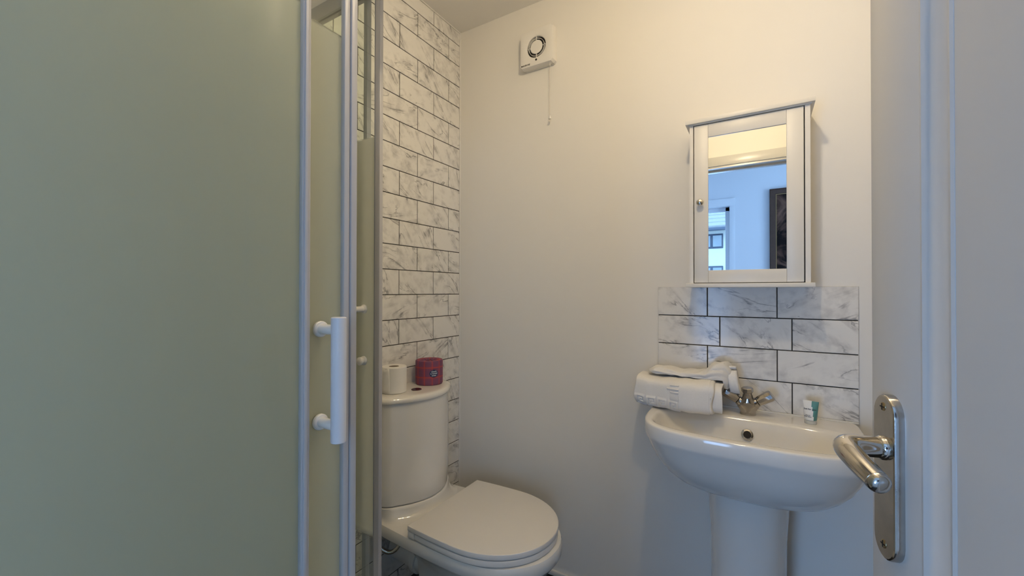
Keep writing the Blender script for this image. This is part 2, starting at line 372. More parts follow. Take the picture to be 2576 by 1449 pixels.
# ------------------------------------------------------------------ the open door with its lever handle
th_d = math.radians(105); EX, EY = 1.3436, -0.9314; DW = 0.726
hx, hy = EX - DW*math.cos(th_d), EY - DW*math.sin(th_d)
dr = Thing('door_1', 'white moulded panel door standing open on the right', 'door', (hx, hy, ZF), kind='structure', rotz=th_d)
ZT = 1.955; SW = 0.088; MW = 0.036
def dpart(name, me, m, parent=None, label=None): return dr.part(name, me, m, parent, label=label)
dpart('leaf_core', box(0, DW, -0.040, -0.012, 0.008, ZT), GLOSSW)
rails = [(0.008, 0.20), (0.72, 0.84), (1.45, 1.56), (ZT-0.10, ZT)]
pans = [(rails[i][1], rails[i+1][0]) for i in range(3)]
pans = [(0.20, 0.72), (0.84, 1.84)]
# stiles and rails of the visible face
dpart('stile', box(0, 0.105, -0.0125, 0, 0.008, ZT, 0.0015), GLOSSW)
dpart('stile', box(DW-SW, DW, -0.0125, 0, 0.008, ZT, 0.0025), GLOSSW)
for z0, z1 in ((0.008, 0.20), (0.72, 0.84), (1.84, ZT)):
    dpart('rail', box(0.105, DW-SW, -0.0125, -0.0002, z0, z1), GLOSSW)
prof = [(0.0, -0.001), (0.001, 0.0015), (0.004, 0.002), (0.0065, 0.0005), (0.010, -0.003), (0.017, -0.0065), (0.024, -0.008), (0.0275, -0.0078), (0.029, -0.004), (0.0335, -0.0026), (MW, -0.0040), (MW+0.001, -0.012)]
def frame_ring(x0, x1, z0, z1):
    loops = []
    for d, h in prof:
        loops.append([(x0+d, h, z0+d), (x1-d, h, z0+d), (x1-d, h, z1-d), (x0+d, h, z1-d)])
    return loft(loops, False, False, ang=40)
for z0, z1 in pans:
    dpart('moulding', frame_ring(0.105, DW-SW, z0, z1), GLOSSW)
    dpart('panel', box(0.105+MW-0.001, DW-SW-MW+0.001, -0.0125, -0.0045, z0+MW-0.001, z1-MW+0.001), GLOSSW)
# lever handle on its back plate
hs = Thing('lever_handle', 'worn chrome lever handle on a long back plate on the open door', 'door handle', (0, 0, 0), rotz=1e-9)
hs.o.location = (hx, hy, ZF); hs.o.rotation_euler = (0, 0, th_d)
PX = DW - 0.042; PZ0, PZ1 = 0.885, 1.060; PWd = 0.0195
def pill(px, z0, z1, hw, y, n=12):
    l = []
    for i in range(n+1): a = PI*i/n; l.append((px + hw*math.cos(a), y, z1-hw*1.15 + hw*1.15*math.sin(a)))
    for i in range(n+1): a = PI + PI*i/n; l.append((px + hw*math.cos(a), y, z0+hw*1.15 + hw*1.15*math.sin(a)))
    return l
plate = loft([pill(PX, PZ0, PZ1, PWd, 0.0), pill(PX, PZ0, PZ1, PWd, 0.0065), pill(PX, PZ0+0.0008, PZ1-0.0008, PWd-0.0008, 0.0082), pill(PX, PZ0+0.0022, PZ1-0.0022, PWd-0.0022, 0.009)], True, True, ang=25)
po = hs.part('back_plate', plate, OLDCHROME)
for z in (PZ1-0.013, PZ0+0.016):
    s = hs.part('screw', lathe([(0.0045, 0), (0.0045, 0.0006), (0.003, 0.0012)], (PX, 0.0088, z), 'Y', 16), BRASS, po)
    hs.part('screw_slot', join(box(PX-0.0035, PX+0.0035, 0.0098, 0.0103, z-0.0006, z+0.0006), box(PX-0.0006, PX+0.0006, 0.0098, 0.0103, z-0.0035, z+0.0035)), BLACK, po)
HZ = 1.053 - ZF
hs.part('neck_collar', lathe([(0.0125, 0.006), (0.0125, 0.012), (0.0115, 0.0135), (0.0105, 0.0145), (0.0105, 0.017)], (PX, 0, HZ), 'Y', 28), CHROME)
path = [(PX, 0.015, HZ), (PX, 0.028, HZ)] + bez((PX, 0.031, HZ), (PX, 0.0455, HZ+0.001), (PX-0.006, 0.0475, HZ), (PX-0.021, 0.0462, HZ-0.0035), 10) + bez((PX-0.026, 0.0458, HZ-0.005), (PX-0.037, 0.0445, HZ-0.0085), (PX-0.047, 0.0425, HZ-0.012), (PX-0.056, 0.041, HZ-0.015), 6)
rads = [0.0108, 0.0110] + [0.0112 + 0.0003*i/10 for i in range(11)] + [0.0113, 0.0113, 0.0112, 0.011, 0.0108, 0.0106, 0.0104]
hs.part('lever', tube(path, rads, 24), CHROME)
e0 = Vector(path[-1]); d0 = (e0 - Vector(path[-3])).normalized()
hs.part('lever_tip', tube([e0 - d0*0.001, e0 + d0*0.004, e0 + d0*0.0075, e0 + d0*0.009], [0.0102, 0.0100, 0.0078, 0.003], 20), OLDCHROME)

# ------------------------------------------------------------------ shower enclosure: square corner entry, both doors slid open
XS, YS, YE = 0.742, -0.900, YFR + 0.004
HZ0, HZ1 = 1.934, 1.985; TR = 0.115
sh = Thing('shower_enclosure', 'white framed frosted glass corner shower enclosure with both doors slid open', 'shower', (0.38, -1.28, ZF))
sh.part('tray', box(0.002, XS+0.03, YE, YS+0.03, ZF, TR, 0.012, 3), CERAMIC)
def pane_box(x0, x1, y0, y1, z0, z1, inner):
    """thin glass pane; the inner face carries the sand-blasting"""
    me = box(x0, x1, y0, y1, z0, z1); me.materials.append(PANEFACE); me.materials.append(FROST)
    inner = Vector(inner)
    for p in me.polygons: p.material_index = 1 if p.normal.dot(inner) > 0.9 else 0
    return me
def partm(T, name, me, parent=None):     # materials already on the mesh
    me.transform(Matrix.Translation(-T.base)); o = bpy.data.objects.new(name, me); COL.objects.link(o); o.parent = parent or T.o; return o
# front side (along the doorway walk), outer fixed pane and inner sliding door
sh.part('head_rail', box(XS-0.030, XS+0.026, YE, YS+0.026, HZ0, HZ1, 0.004), ALU)
sh.part('head_rail', box(0.002, XS+0.026, YS-0.030, YS+0.026, HZ0, HZ1, 0.004), ALU)
sh.part('sill_rail', box(XS-0.026, XS+0.022, YE, YS+0.022, TR-0.001, TR+0.035, 0.004), ALU)
sh.part('sill_rail', box(0.002, XS+0.022, YS-0.026, YS+0.022, TR-0.001, TR+0.035, 0.004), ALU)
sh.part('wall_profile', box(XS-0.012, XS+0.024, YE-0.002, YE+0.030, TR, HZ0, 0.003), ALU)
sh.part('wall_profile', box(0.001, 0.030, YS-0.012, YS+0.024, TR, HZ0, 0.003), ALU)
fp = partm(sh, 'fixed_pane', pane_box(XS+0.008, XS+0.013, YE+0.02, -1.252, TR+0.03, HZ0, (-1, 0, 0)))
sh.part('pane_stile', join(box(XS+0.006, XS+0.0145, -1.2605, -1.2495, TR+0.03, HZ0, 0.002), box(XS+0.013, XS+0.0165, -1.2585, -1.2535, TR+0.03, HZ0, 0.0012)), ALU, fp)
fp2 = partm(sh, 'fixed_pane', pane_box(0.02, 0.424, YS+0.008, YS+0.013, TR+0.03, HZ0, (0, -1, 0)))
sh.part('pane_stile', box(0.4165, 0.430, YS+0.003, YS+0.016, TR+0.03, HZ0, 0.002), SEAL, fp2)
# sliding door A (front)
YA = -1.1680
sa = partm(sh, 'sliding_door', pane_box(XS-0.0115, XS-0.0065, -1.62, YA-0.010, TR+0.035, HZ0-0.012, (-1, 0, 0)))
sh.part('leading_stile', join(box(XS-0.013, XS-0.0035, YA-0.0205, YA-0.0110, TR+0.03, HZ0-0.004, 0.0022), box(XS-0.022, XS-0.0015, YA-0.0105, YA, TR+0.03, HZ0-0.004, 0.0022)), ALU, sa)
def roller(T, parent, c, axis):
    wheel = lathe([(0.004, -0.006), (0.013, -0.005), (0.011, 0.0), (0.013, 0.005), (0.004, 0.006)], c, axis, 20)
    T.part('roller', wheel, WHITEP, parent)
    b_ = box(c[0]-0.008, c[0]+0.008, c[1]-0.008, c[1]+0.008, c[2]-0.075, c[2]+0.004, 0.004) 
    T.part('roller_bracket', b_, WHITEP, parent)
roller(sh, sa, (XS-0.018, -1.30, HZ0+0.012), 'X'); roller(sh, sa, (XS-0.018, -1.58, HZ0+0.012), 'X')
# D-bar handle of door A
hyA = -1.2225; hxA = 0.7745
bar = lathe([(0.0080, 0), (0.0094, 0.0010), (0.0094, 0.158), (0.0080, 0.159)], (hxA, hyA, 1.0275), 'Z', 28)
sh.part('handle_bar', bar, mat('handle_white', (0.68, 0.68, 0.71), 0.3), sa)
for z in (1.1695, 1.0472):
    sh.part('handle_mount', lathe([(0.0105, -0.0064), (0.0105, -0.0034), (0.0095, -0.0024), (0.0066, -0.002), (0.0066, 0.030)], (XS, hyA, z), 'X', 24), WHITEP, sa)
    sh.part('handle_cap', lathe([(0.004, -0.021), (0.0085, -0.0195), (0.0085, -0.0117)], (XS, hyA, z), 'X', 24), WHITEP, sa)
# sliding door B (towards the toilet)
XB = 0.4905
sb = partm(sh, 'sliding_door', pane_box(0.10, XB-0.012, YS-0.0085, YS-0.0035, TR+0.035, HZ0-0.012, (0, -1, 0)))
sh.part('leading_stile', box(XB-0.0165, XB, YS-0.0110, YS-0.0005, TR+0.03, HZ0-0.004, 0.0022), ALU, sb)
sh.part('edge_seal', box(XB-0.0200, XB-0.0166, YS-0.0100, YS-0.0015, TR+0.03, HZ0-0.004, 0.001), SEAL, sb)
roller(sh, sb, (0.205, YS-0.018, HZ0+0.012), 'Y')
sh.part('handle_bar', lathe([(0.0080, 0), (0.0094, 0.0010), (0.0094, 0.158), (0.0080, 0.159)], (0.424, YS+0.036, 1.0360), 'Z', 24), ALU, sb)
for z, far in ((1.1770, 0.030), (1.0565, 0.010)):
    k = lathe([(0.0105, 0.0), (0.0105, -0.003), (0.0085, -0.0045), (0.0070, -0.005), (0.0066, -far), (0.0095, -far-0.0005), (0.0095, -far-0.004), (0.008, -far-0.005)], (0.4370, YS-0.0085, z), 'Y', 24)
    sh.part('handle_cap', k, WHITEP, sb)
    sh.part('handle_mount', lathe([(0.0075, -0.0034), (0.0066, 0.030)], (0.424, YS, z), 'Y', 20), WHITEP, sb)

# ------------------------------------------------------------------ toilet
TY = -0.380
tl = Thing('toilet', 'white close coupled toilet with closed lid in the tiled corner', 'toilet', (0.33, TY, ZF))
def dshape(xb, xm, xf_, hb, hm, z, n=2.0, k=28, cy=TY):
    """D outline: back edge at xb (half width hb), widest at xm (hm), rounded nose at xf_"""
    L_ = [(xb, cy+hb, z)]
    for i in range(1, 4): t = i/4; L_.append((xb+(xm-xb)*t, cy+hb+(hm-hb)*math.sin(t*PI/2), z))
    for i in range(k+1):
        a = PI/2 - PI*i/k
        L_.append((xm + (xf_-xm)*abs(math.cos(a))**(2/n), cy + hm*sgnpow(math.sin(a), 2/n), z))
    for i in range(3, 0, -1): t = i/4; L_.append((xb+(xm-xb)*t, cy-hb-(hm-hb)*math.sin(t*PI/2), z))
    L_.append((xb, cy-hb, z)); return L_
def rnd_loops(fn, z0, z1, r, inset0=None):
    """outline function fn(z, inset) as a slab with rounded top and bottom edges"""
    ls = []
    for i in range(4): a = PI/2*i/3; ls.append(fn(z0 + r*(1-math.sin(a)) if False else z0 + r - r*math.cos(a), r - r*math.sin(a)))
    for i in range(4): a = PI/2*i/3; ls.append(fn(z1 - r + r*math.sin(a), r - r*math.cos(a)))
    return ls
lid = lambda z, d: dshape(0.240+d, 0.44, 0.673-d, 0.193-d, 0.203-d, z, 2.05)
tl.part('lid', join(loft(rnd_loops(lid, 0.4350, 0.4515, 0.0022), ang=30), box(0.240, 0.268, TY-0.193, TY+0.193, 0.412, 0.4345, 0.003)), SEATP)
seat = lambda z, d: dshape(0.271+d, 0.44, 0.671-d, 0.192-d, 0.202-d, z, 2.05)
tl.part('seat', loft(rnd_loops(seat, 0.4135, 0.4315, 0.0025), ang=30), SEATP)
# pan: one loft from the rim down to the foot
def pan_loop(z, xb, xm, xf_, hb, hm): return dshape(xb, xm, xf_, hb, hm, z, 2.1)
pan = loft([pan_loop(0.4105, 0.012, 0.43, 0.676, 0.165, 0.188), pan_loop(0.4085, 0.004, 0.43, 0.683, 0.172, 0.196), pan_loop(0.400, 0.002, 0.43, 0.686, 0.175, 0.199),
            pan_loop(0.372, 0.002, 0.43, 0.686, 0.174, 0.198), pan_loop(0.366, 0.006, 0.43, 0.682, 0.170, 0.194), pan_loop(0.356, 0.05, 0.43, 0.674, 0.150, 0.186), pan_loop(0.330, 0.16, 0.43, 0.655, 0.120, 0.168),
            pan_loop(0.28, 0.20, 0.42, 0.625, 0.105, 0.142), pan_loop(0.20, 0.20, 0.40, 0.565, 0.095, 0.118), pan_loop(0.11, 0.19, 0.40, 0.530, 0.090, 0.108), pan_loop(0.07, 0.18, 0.40, 0.535, 0.095, 0.112), pan_loop(ZF, 0.18, 0.40, 0.540, 0.098, 0.115)], ang=40)
tl.part('pan', pan, CERAMIC)
# cistern on its raised, filleted shelf
def cist(z, d, hw=0.172, xs=0.108, xc=0.190, k=24):
    L_ = [(0.004, TY+hw-d, z)]
    r = 0.032
    for i in range(7):
        a = PI/2*(1-i/6); L_.append((xs-d - r + r*math.cos(a) + 0.022*(i/6), TY + hw - d - r + r*math.sin(a), z))
    y1 = hw - d - r; x1 = xs - d + 0.022
    for i in range(1, k):
        t = -1 + 2*i/k; yy = -t*y1
        L_.append((x1 + (xc-d-x1)*(1-t*t), TY + yy, z))
    for i in range(7):
        a = PI/2*(1-(6-i)/6); L_.append((xs-d - r + r*math.cos(a) + 0.022*((6-i)/6), TY - hw + d + r - r*math.sin(a), z))
    L_.append((0.004, TY-hw+d, z)); return L_
shelf = loft([cist(0.4095, -0.050, 0.128, 0.108, 0.190), cist(0.412, -0.040, 0.132), cist(0.4165, -0.030, 0.138), cist(0.4235, -0.020, 0.146), cist(0.434, -0.011, 0.156), cist(0.446, -0.005, 0.164), cist(0.4545, -0.002, 0.170), cist(0.4570, 0.001, 0.170), cist(0.4572, 0.008, 0.170)], ang=60)
tl.part('cistern_shelf', shelf, CERAMIC)
cis = loft([cist(0.4572, 0.010), cist(0.4595, 0.008), cist(0.4600, 0.003), cist(0.4615, 0.001), cist(0.465, 0.0), cist(0.54, -0.001), cist(0.70, -0.001), cist(0.820, 0.001)], ang=50)
tl.part('cistern', cis, CERAMIC)
clid = loft([cist(0.8210, 0.002), cist(0.8215, -0.0045), cist(0.825, -0.0075), cist(0.833, -0.0075), cist(0.840, -0.004), cist(0.8435, 0.001), cist(0.8450, 0.008), cist(0.8455, 0.02)], ang=60)
co = tl.part('cistern_lid', clid, CERAMIC)
tl.part('flush_button', lathe([(0.0195, 0), (0.0195, 0.002), (0.018, 0.0032)], (0.112, -0.402, 0.8450), 'Z', 28), WINE, label='dark red flush button')
tl.part('pan_connector', join(tube([(0.20, TY+0.01, 0.20), (0.13, TY, 0.215), (0.06, TY, 0.225), (0.004, TY, 0.23)], [0.055, 0.055, 0.056, 0.058], 24), tube([(0.135, TY, 0.214), (0.115, TY, 0.217)], 0.064, 24)), WHITEP)
tl.part('inlet_hose', tube(bez((0.02, TY-0.145, 0.335), (0.07, TY-0.15, 0.26), (0.11, TY-0.10, 0.24), (0.12, TY-0.075, 0.375), 18), 0.0075, 12), CHROME)
tl.part('stop_valve', join(lathe([(0.011, 0), (0.011, 0.018), (0.0085, 0.020), (0.0085, 0.034)], (0.002, TY-0.145, 0.335), 'X', 20), lathe([(0.006, 0), (0.006, 0.016), (0.010, 0.017), (0.010, 0.024)], (0.022, TY-0.145, 0.340), 'Z', 16)), CHROME)

# ------------------------------------------------------------------ toilet rolls on the cistern
RZ = 0.8462
rw = Thing('toilet_roll', 'plain white toilet roll with a loose tail on the cistern lid', 'toilet roll', (0.063, -0.470, RZ))
rx, ry = 0.064, -0.470
rw.part('paper', lathe([(0.0185, 0.0), (0.0445, 0.0), (0.0460, 0.002), (0.0460, 0.092), (0.0440, 0.0945), (0.0185, 0.0940), (0.0185, 0.0)], (rx, ry, RZ), 'Z', 40, cap0=False, cap1=False), PAPER)
rw.part('core', lathe([(0.0188, 0.001), (0.0188, 0.0935), (0.0175, 0.0935), (0.0175, 0.001)], (rx, ry, RZ), 'Z', 28, cap0=False, cap1=False), CARD)
V = []; F = []
for i in range(15):
    a = math.radians(-62 - i*5.5); rr = 0.0466 + 0.011*max(0, (i-6)/8)**1.6
    for j in range(7):
        v = j/6; V.append((rx + rr*math.cos(a) + 0.0012*math.sin(5*v+i), ry + rr*math.sin(a), RZ + 0.003 + v*(0.088 - 0.012*max(0, (i-8)/6)) + 0.002*math.sin(i*1.3)*(v > .9)))
for i in range(14):
    for j in range(6): F.append((i*7+j, (i+1)*7+j, (i+1)*7+j+1, i*7+j+1))
me = raw(V, F); shade(me, 60); t_ = rw.part('loose_sheet', me, PAPER); t_.modifiers.new('thick', 'SOLIDIFY').thickness = 0.0005

px_, py_ = 0.0765, -0.2935
rp = Thing('toilet_roll', 'wrapped toilet roll in red and purple tartan paper with blue oval sticker', 'toilet roll', (px_, py_, RZ))
def wrap_mesh(R, H, n=72):
    ls = []
    prof_ = [(0.6, 0.0), (0.95, 0.0), (1.0, 0.004)] + [(1.0, H*k/8) for k in range(1, 8)] + [(0.998, H-0.004), (0.965, H-0.0005), (0.85, H-0.001), (0.70, H-0.002), (0.52, H-0.003), (0.36, H-0.006), (0.22, H-0.011), (0.05, H-0.016)]
    for k, (f, h) in enumerate(prof_):
        l = []
        for i in range(n):
            a = 2*PI*i/n; rad = f; hh = h
            if k >= 13:
                cr = (0.0022*math.sin(9*a+1.0) + 0.0030*math.sin(14*a+2.2+f*5) + 0.0018*math.sin(23*a))*(1-f)*1.6
                hh += cr; rad = f*(1+0.05*math.sin(11*a+f*7))
            else: rad = f*(1+0.006*math.sin(3*a+0.5))
            l.append((px_+R*rad*math.cos(a), py_+R*rad*math.sin(a), RZ+hh))
        ls.append(l)
    m_ = len(ls); Vv = [p for l in ls for p in l]; Ff = []
    for i in range(m_-1):
        for j in range(n): Ff.append((i*n+j, i*n+(j+1) % n, (i+1)*n+(j+1) % n, (i+1)*n+j))
    Ff.append(tuple(range(n-1, -1, -1))); Ff.append(tuple(range((m_-1)*n, m_*n)))
    me = raw(Vv, Ff); uvl = me.uv_layers.new(name='UVMap')
    for p in me.polygons:
        js = [me.loops[li].vertex_index % n for li in p.loop_indices]; wrapj = max(js) - min(js) > n/2
        for li in p.loop_indices:
            vi = me.loops[li].vertex_index; j = vi % n; i = vi // n
            if wrapj and j == 0: j = n
            hgt = prof_[i][1] if i <= 11 else H + (1-prof_[i][0])*0.055
            uvl.data[li].uv = (j/n, hgt/0.1)
    shade(me, 55); return me
PR, PHt = 0.0545, 0.0960
rp.part('wrapper', wrap_mesh(PR, PHt), plaid('tartan_paper'))
def on_roll(me, phi, zc, R):
    """bend a flat xy mesh round the roll"""
    for v in me.vertices:
        a = phi + v.co.x/R; r_ = R + v.co.z
        v.co = Vector((px_ + r_*math.cos(a), py_ + r_*math.sin(a), zc + v.co.y))
    me.update(); return me
phi = math.radians(-28)
ell = [[(0.0175*s*math.cos(2*PI*i/32), 0.0155*s*math.sin(2*PI*i/32), 0.0006) for i in range(32)] for s in (1.0, 0.75, 0.5, 0.25)]
st = loft(ell, False, True, ang=60)
so = rp.part('sticker', on_roll(st, phi, RZ+0.047, PR), BLUE, label='blue oval sticker')
tm = text_mesh('check\na loved\nones', 0.0096, 0.0001, bold=0.0002, spacing=0.80)
rp.part('sticker_lettering', on_roll(tm, phi, RZ+0.0475, PR+0.0010), STICKW, so)

# ------------------------------------------------------------------ pedestal basin
BX = 1.195
bs = Thing('pedestal_basin', 'white ceramic washbasin on a pedestal under the marble splashback', 'basin', (BX, -0.12, ZF))
NB = 96
def bloop(z, a, yb, yf, yc=-0.15, nf=3.5, nb=14.0, sx=0.0):
    """basin outline: half width a, back edge yb, front edge yf"""
    L_ = []
    for i in range(NB):
        t = 2*PI*i/NB; c, s = math.cos(t), math.sin(t)
        if s <= 0: L_.append((BX + sx + a*sgnpow(c, 2/nf), yc + (yc-yf)*sgnpow(s, 2/nf), z))
        else: L_.append((BX + sx + a*sgnpow(c, 2/nb), yc + (yb-yc)*abs(s)**(2/nb), z))
    return L_
YB = -0.0095
outer = [bloop(0.662, 0.060, -0.04, -0.19, -0.12, 2.4, 6), bloop(0.640, 0.085, -0.012, -0.205, -0.12, 2.4, 8), bloop(0.6395, 0.130, -0.002, -0.235, -0.13, 2.6, 10), bloop(0.648, 0.170, -0.002, -0.270, -0.14, 2.8), bloop(0.664, 0.198, -0.002, -0.298, -0.14, 2.9),
         bloop(0.688, 0.222, -0.002, -0.322, -0.15, 3.0), bloop(0.718, 0.243, -0.002, -0.343, -0.15, 3.2), bloop(0.752, 0.259, -0.002, -0.359, -0.15, 3.3), bloop(0.780, 0.2680, -0.002, -0.3675, -0.15, 3.45), bloop(0.7870, 0.2706, -0.002, -0.3704, -0.15, 3.5), bloop(0.7925, 0.2730, -0.002, -0.3731, -0.15, 3.5), bloop(0.799, 0.2742, -0.002, -0.3746, -0.15, 3.5),
         bloop(0.815, 0.2750, -0.002, -0.3755, -0.15, 3.5), bloop(0.8300, 0.2750, -0.002, -0.3755, -0.15, 3.5), bloop(0.8335, 0.2742, -0.002, -0.3744, -0.15, 3.5), bloop(0.8355, 0.2722, -0.003, -0.3722, -0.15, 3.5), bloop(0.8362, 0.2690, -0.006, -0.3685, -0.15, 3.5)]
inner = [bloop(0.8361, 0.2540, -0.106, -0.3510, -0.21, 3.4, 3.6), bloop(0.8354, 0.2500, -0.113, -0.3460, -0.215, 3.4, 3.6), bloop(0.8325, 0.2465, -0.118, -0.3420, -0.22, 3.3, 3.6), bloop(0.8260, 0.2420, -0.1215, -0.3355, -0.22, 3.2, 3.5), bloop(0.806, 0.2350, -0.1300, -0.3290, -0.22, 3.0, 3.4),
         bloop(0.775, 0.2210, -0.1420, -0.3150, -0.225, 2.8, 3.0), bloop(0.745, 0.195, -0.156, -0.293, -0.225, 2.5, 2.6), bloop(0.722, 0.145, -0.175, -0.268, -0.225, 2.2, 2.3), bloop(0.712, 0.075, -0.200, -0.245, -0.225, 2, 2), bloop(0.709, 0.022, -0.212, -0.236, -0.224, 2, 2)]
bo = bs.part('bowl', loft(outer + inner, True, True, ang=70), CERAMIC)
def ploop(z, a, yf, nf=2.5): return bloop(z, a, -0.004, yf, -0.10, nf, 10)
bs.part('pedestal', loft([ploop(ZF, 0.118, -0.245), ploop(ZF+0.02, 0.116, -0.243), ploop(0.12, 0.104, -0.228), ploop(0.30, 0.0985, -0.220), ploop(0.50, 0.101, -0.224), ploop(0.60, 0.107, -0.232), ploop(0.665, 0.113, -0.238)], ang=60), CERAMIC)
# overflow ring in the back slope of the bowl
nrm = Vector((0, -0.93, 0.36)).normalized(); oc = Vector((1.196, -0.1395, 0.7925))
q = nrm.to_track_quat('Z', 'Y').to_matrix().to_4x4(); q.translation = oc
bs.part('overflow_ring', xf(lathe([(0.0105, 0.0), (0.0105, 0.0025), (0.0118, 0.0035), (0.0150, 0.0030), (0.0165, 0.0010), (0.0165, -0.002)], (0, 0, 0), 'Z', 36, cap0=False, cap1=False), q), CHROME, bo)
bs.part('overflow_hole', xf(lathe([(0.0108, -0.004), (0.0108, 0.0012)], (0, 0, 0), 'Z', 28), q), BLACK, bo)
bs.part('waste', lathe([(0.020, 0.0), (0.020, 0.002), (0.012, 0.003)], (BX, -0.224, 0.7088), 'Z', 28), CHROME, bo)
bs.part('back_seal', box(0.925, 1.4735, -0.0150, -0.0085, 0.8345, 0.8395, 0.001), CAULK)

# ------------------------------------------------------------------ basin mixer tap
TX, TYp, TZ = 1.196, -0.070, 0.8362
tp = Thing('mixer_tap', 'chrome basin mixer tap with two splayed handles behind the bowl', 'tap', (TX, TYp, TZ))
body = []
for z, a, b in ((0, 0.0225, 0.0225), (0.003, 0.0230, 0.0230), (0.006, 0.0215, 0.0220), (0.014, 0.0230, 0.0215), (0.024, 0.0290, 0.0215), (0.032, 0.0310, 0.0205), (0.040, 0.0270, 0.0190), (0.047, 0.0200, 0.0170), (0.053, 0.0155, 0.0150), (0.060, 0.0140, 0.0140), (0.064, 0.0138, 0.0138)):
    body.append([(TX + a*math.cos(2*PI*i/32), TYp - z*0.22 + b*math.sin(2*PI*i/32), TZ + z) for i in range(32)])
tp.part('body', loft(body, ang=50), TAPCHROME)
for s in (-1, 1):
    d = Vector((s*0.83, -0.05, 0.56)).normalized(); c0 = Vector((TX, TYp-0.006, TZ+0.026)) + d*0.014
    tp.part('valve_collar', tube([c0, c0+d*0.016, c0+d*0.018], [0.0165, 0.0150, 0.0140], 24), TAPCHROME)
    tp.part('tap_handle', tube([c0+d*0.018, c0+d*0.020, c0+d*0.030, c0+d*0.056, c0+d*0.062, c0+d*0.0645], [0.0115, 0.0142, 0.0150, 0.0172, 0.0165, 0.012], 10, ang=28), TAPCHROME)
n0 = Vector((TX, TYp-0.014, TZ+0.062)); nd = Vector((-0.06, -0.12, 0.99)).normalized()
so_ = tp.part('spout', tube([n0, n0+nd*0.008, n0+nd*0.009, n0+nd*0.012], [0.0125, 0.0122, 0.0135, 0.0135], 24), TAPCHROME)
tp.part('aerator_nut', tube([n0+nd*0.0105, n0+nd*0.0115, n0+nd*0.0225, n0+nd*0.0245], [0.0150, 0.0162, 0.0162, 0.0145], 8, ang=20), TAPCHROME, so_)

# ------------------------------------------------------------------ towels folded on the basin corner
KEY = ["######.",
       "#....#.",
       "#.##.#.",
       "#.#..#.",
       "#.####.",
       "#......",
       "#######"]
def key_at(u, v):
    """Greek key relief: row of squares along the lower edge and a bar of strokes above"""
    if 0.02 < v < 0.36 and u < 0.62:
        cu = ((u-0.02)/0.60*4) % 1.0; i = int(cu*7); j = 6 - int((v-0.02)/0.34*7)
        return 1.0 if KEY[max(0, min(6, j))][min(6, i)] == '#' else 0.0
    if 0.42 < v < 0.92 and 0.44 < u < 0.62:
        k = ((v-0.42)/0.50*5) % 1.0
        if k < 0.34: return 1.0 if (0.45 if int((v-0.42)/0.10) % 2 else 0.49) < u < 0.61 else 0.0
    return 0.0
tw = Thing('folded_towel', 'thick folded white towel with embossed Greek key border on the basin edge', 'towel', (0.99, -0.09, 0.836))
def sm(a, b, x): t = max(0, min(1, (x-a)/(b-a))); return t*t*(3-2*t)
NU, NV = 200, 190
V = []; F = []
for i in range(NU+1):
    u = i/NU; x = 0.866 + 0.242*u
    end = min(u, 1-u); rnd = math.sqrt(max(0.0, 1-(1-min(1, end/0.022))**2))
    zt = 0.9370 + 0.0030*u - 0.003*math.sin(u*5) ; zb = 0.8400 + 0.004*sm(0.2, 0, u)
    yf = -0.155 - 0.014*math.sin(PI*u) - 0.032*sm(.25, .75, u); yk = -0.022
    zm, hz = (zt+zb)/2, (zt-zb)/2*(0.86+0.14*rnd); ym, hy = (yf+yk)/2, (yk-yf)/2*(0.90+0.10*rnd)
    zbb = 0.8385
    for j in range(NV):
        t = j/NV; 
        # perimeter parameter: 0..0.42 is the front face from bottom to top
        a = -PI/2 - 2*PI*t + PI*0.0
        c, s = math.cos(a), math.sin(a)
        yy = ym + hy*sgnpow(c, 2/4.2); zz = zm + hz*sgnpow(s, 2/4.2)
        if s < 0 and (yy > -0.13 or x < 0.956): zz = max(zz, 0.8395)      # rests on the deck
        nx_ = Vector((0, sgnpow(c, 1.3), sgnpow(s, 1.3))).normalized()
        fv = (zz-zb)/(zt-zb)
        bump_ = 0.0
        if c < -0.15: bump_ = 0.0034*key_at(u, fv*0.98) 
        if u > 0.955: bump_ -= 0.0016
        wv = 0.0016*math.sin(9*u+2*t*PI)*math.sin(3.1*u) + 0.0008*math.sin(31*u+4*c)
        V.append((x - 0.010*(1-rnd)*(1 if u < .5 else -1)*0 + (0.004*math.sin(zz*70) if end < 0.03 else 0), yy + nx_.y*(bump_+wv), zz + nx_.z*(bump_+wv)))
for i in range(NU):
    for j in range(NV): F.append((i*NV+j, i*NV+(j+1) % NV, (i+1)*NV+(j+1) % NV, (i+1)*NV+j))
F.append(tuple(range(NV-1, -1, -1))); F.append(tuple(range(NU*NV, NU*NV+NV)))
me = fixn(raw(V, F)); shade(me, 60); tw.part('fold', me, TOWEL)
# loose inner layer that shows past the hem at the right end
V = []; F = []
for i in range(13):
    u = i/12; x = 1.098 + 0.033*u
    for j in range(26):
        t = j/25; a = -PI*0.72 - PI*0.80*t
        V.append((x + 0.0015*math.sin(7*t), -0.094 + 0.074*sgnpow(math.cos(a), 0.55), 0.8885 + 0.0425*sgnpow(math.sin(a), 0.55) - 0.002*u))
for i in range(12):
    for j in range(25): F.append((i*26+j, i*26+j+1, (i+1)*26+j+1, (i+1)*26+j))
me = fixn(raw(V, F)); shade(me, 60); o = tw.part('inner_layer', me, TOWEL); md = o.modifiers.new('thick', 'SOLIDIFY'); md.thickness = 0.006; md.offset = 0

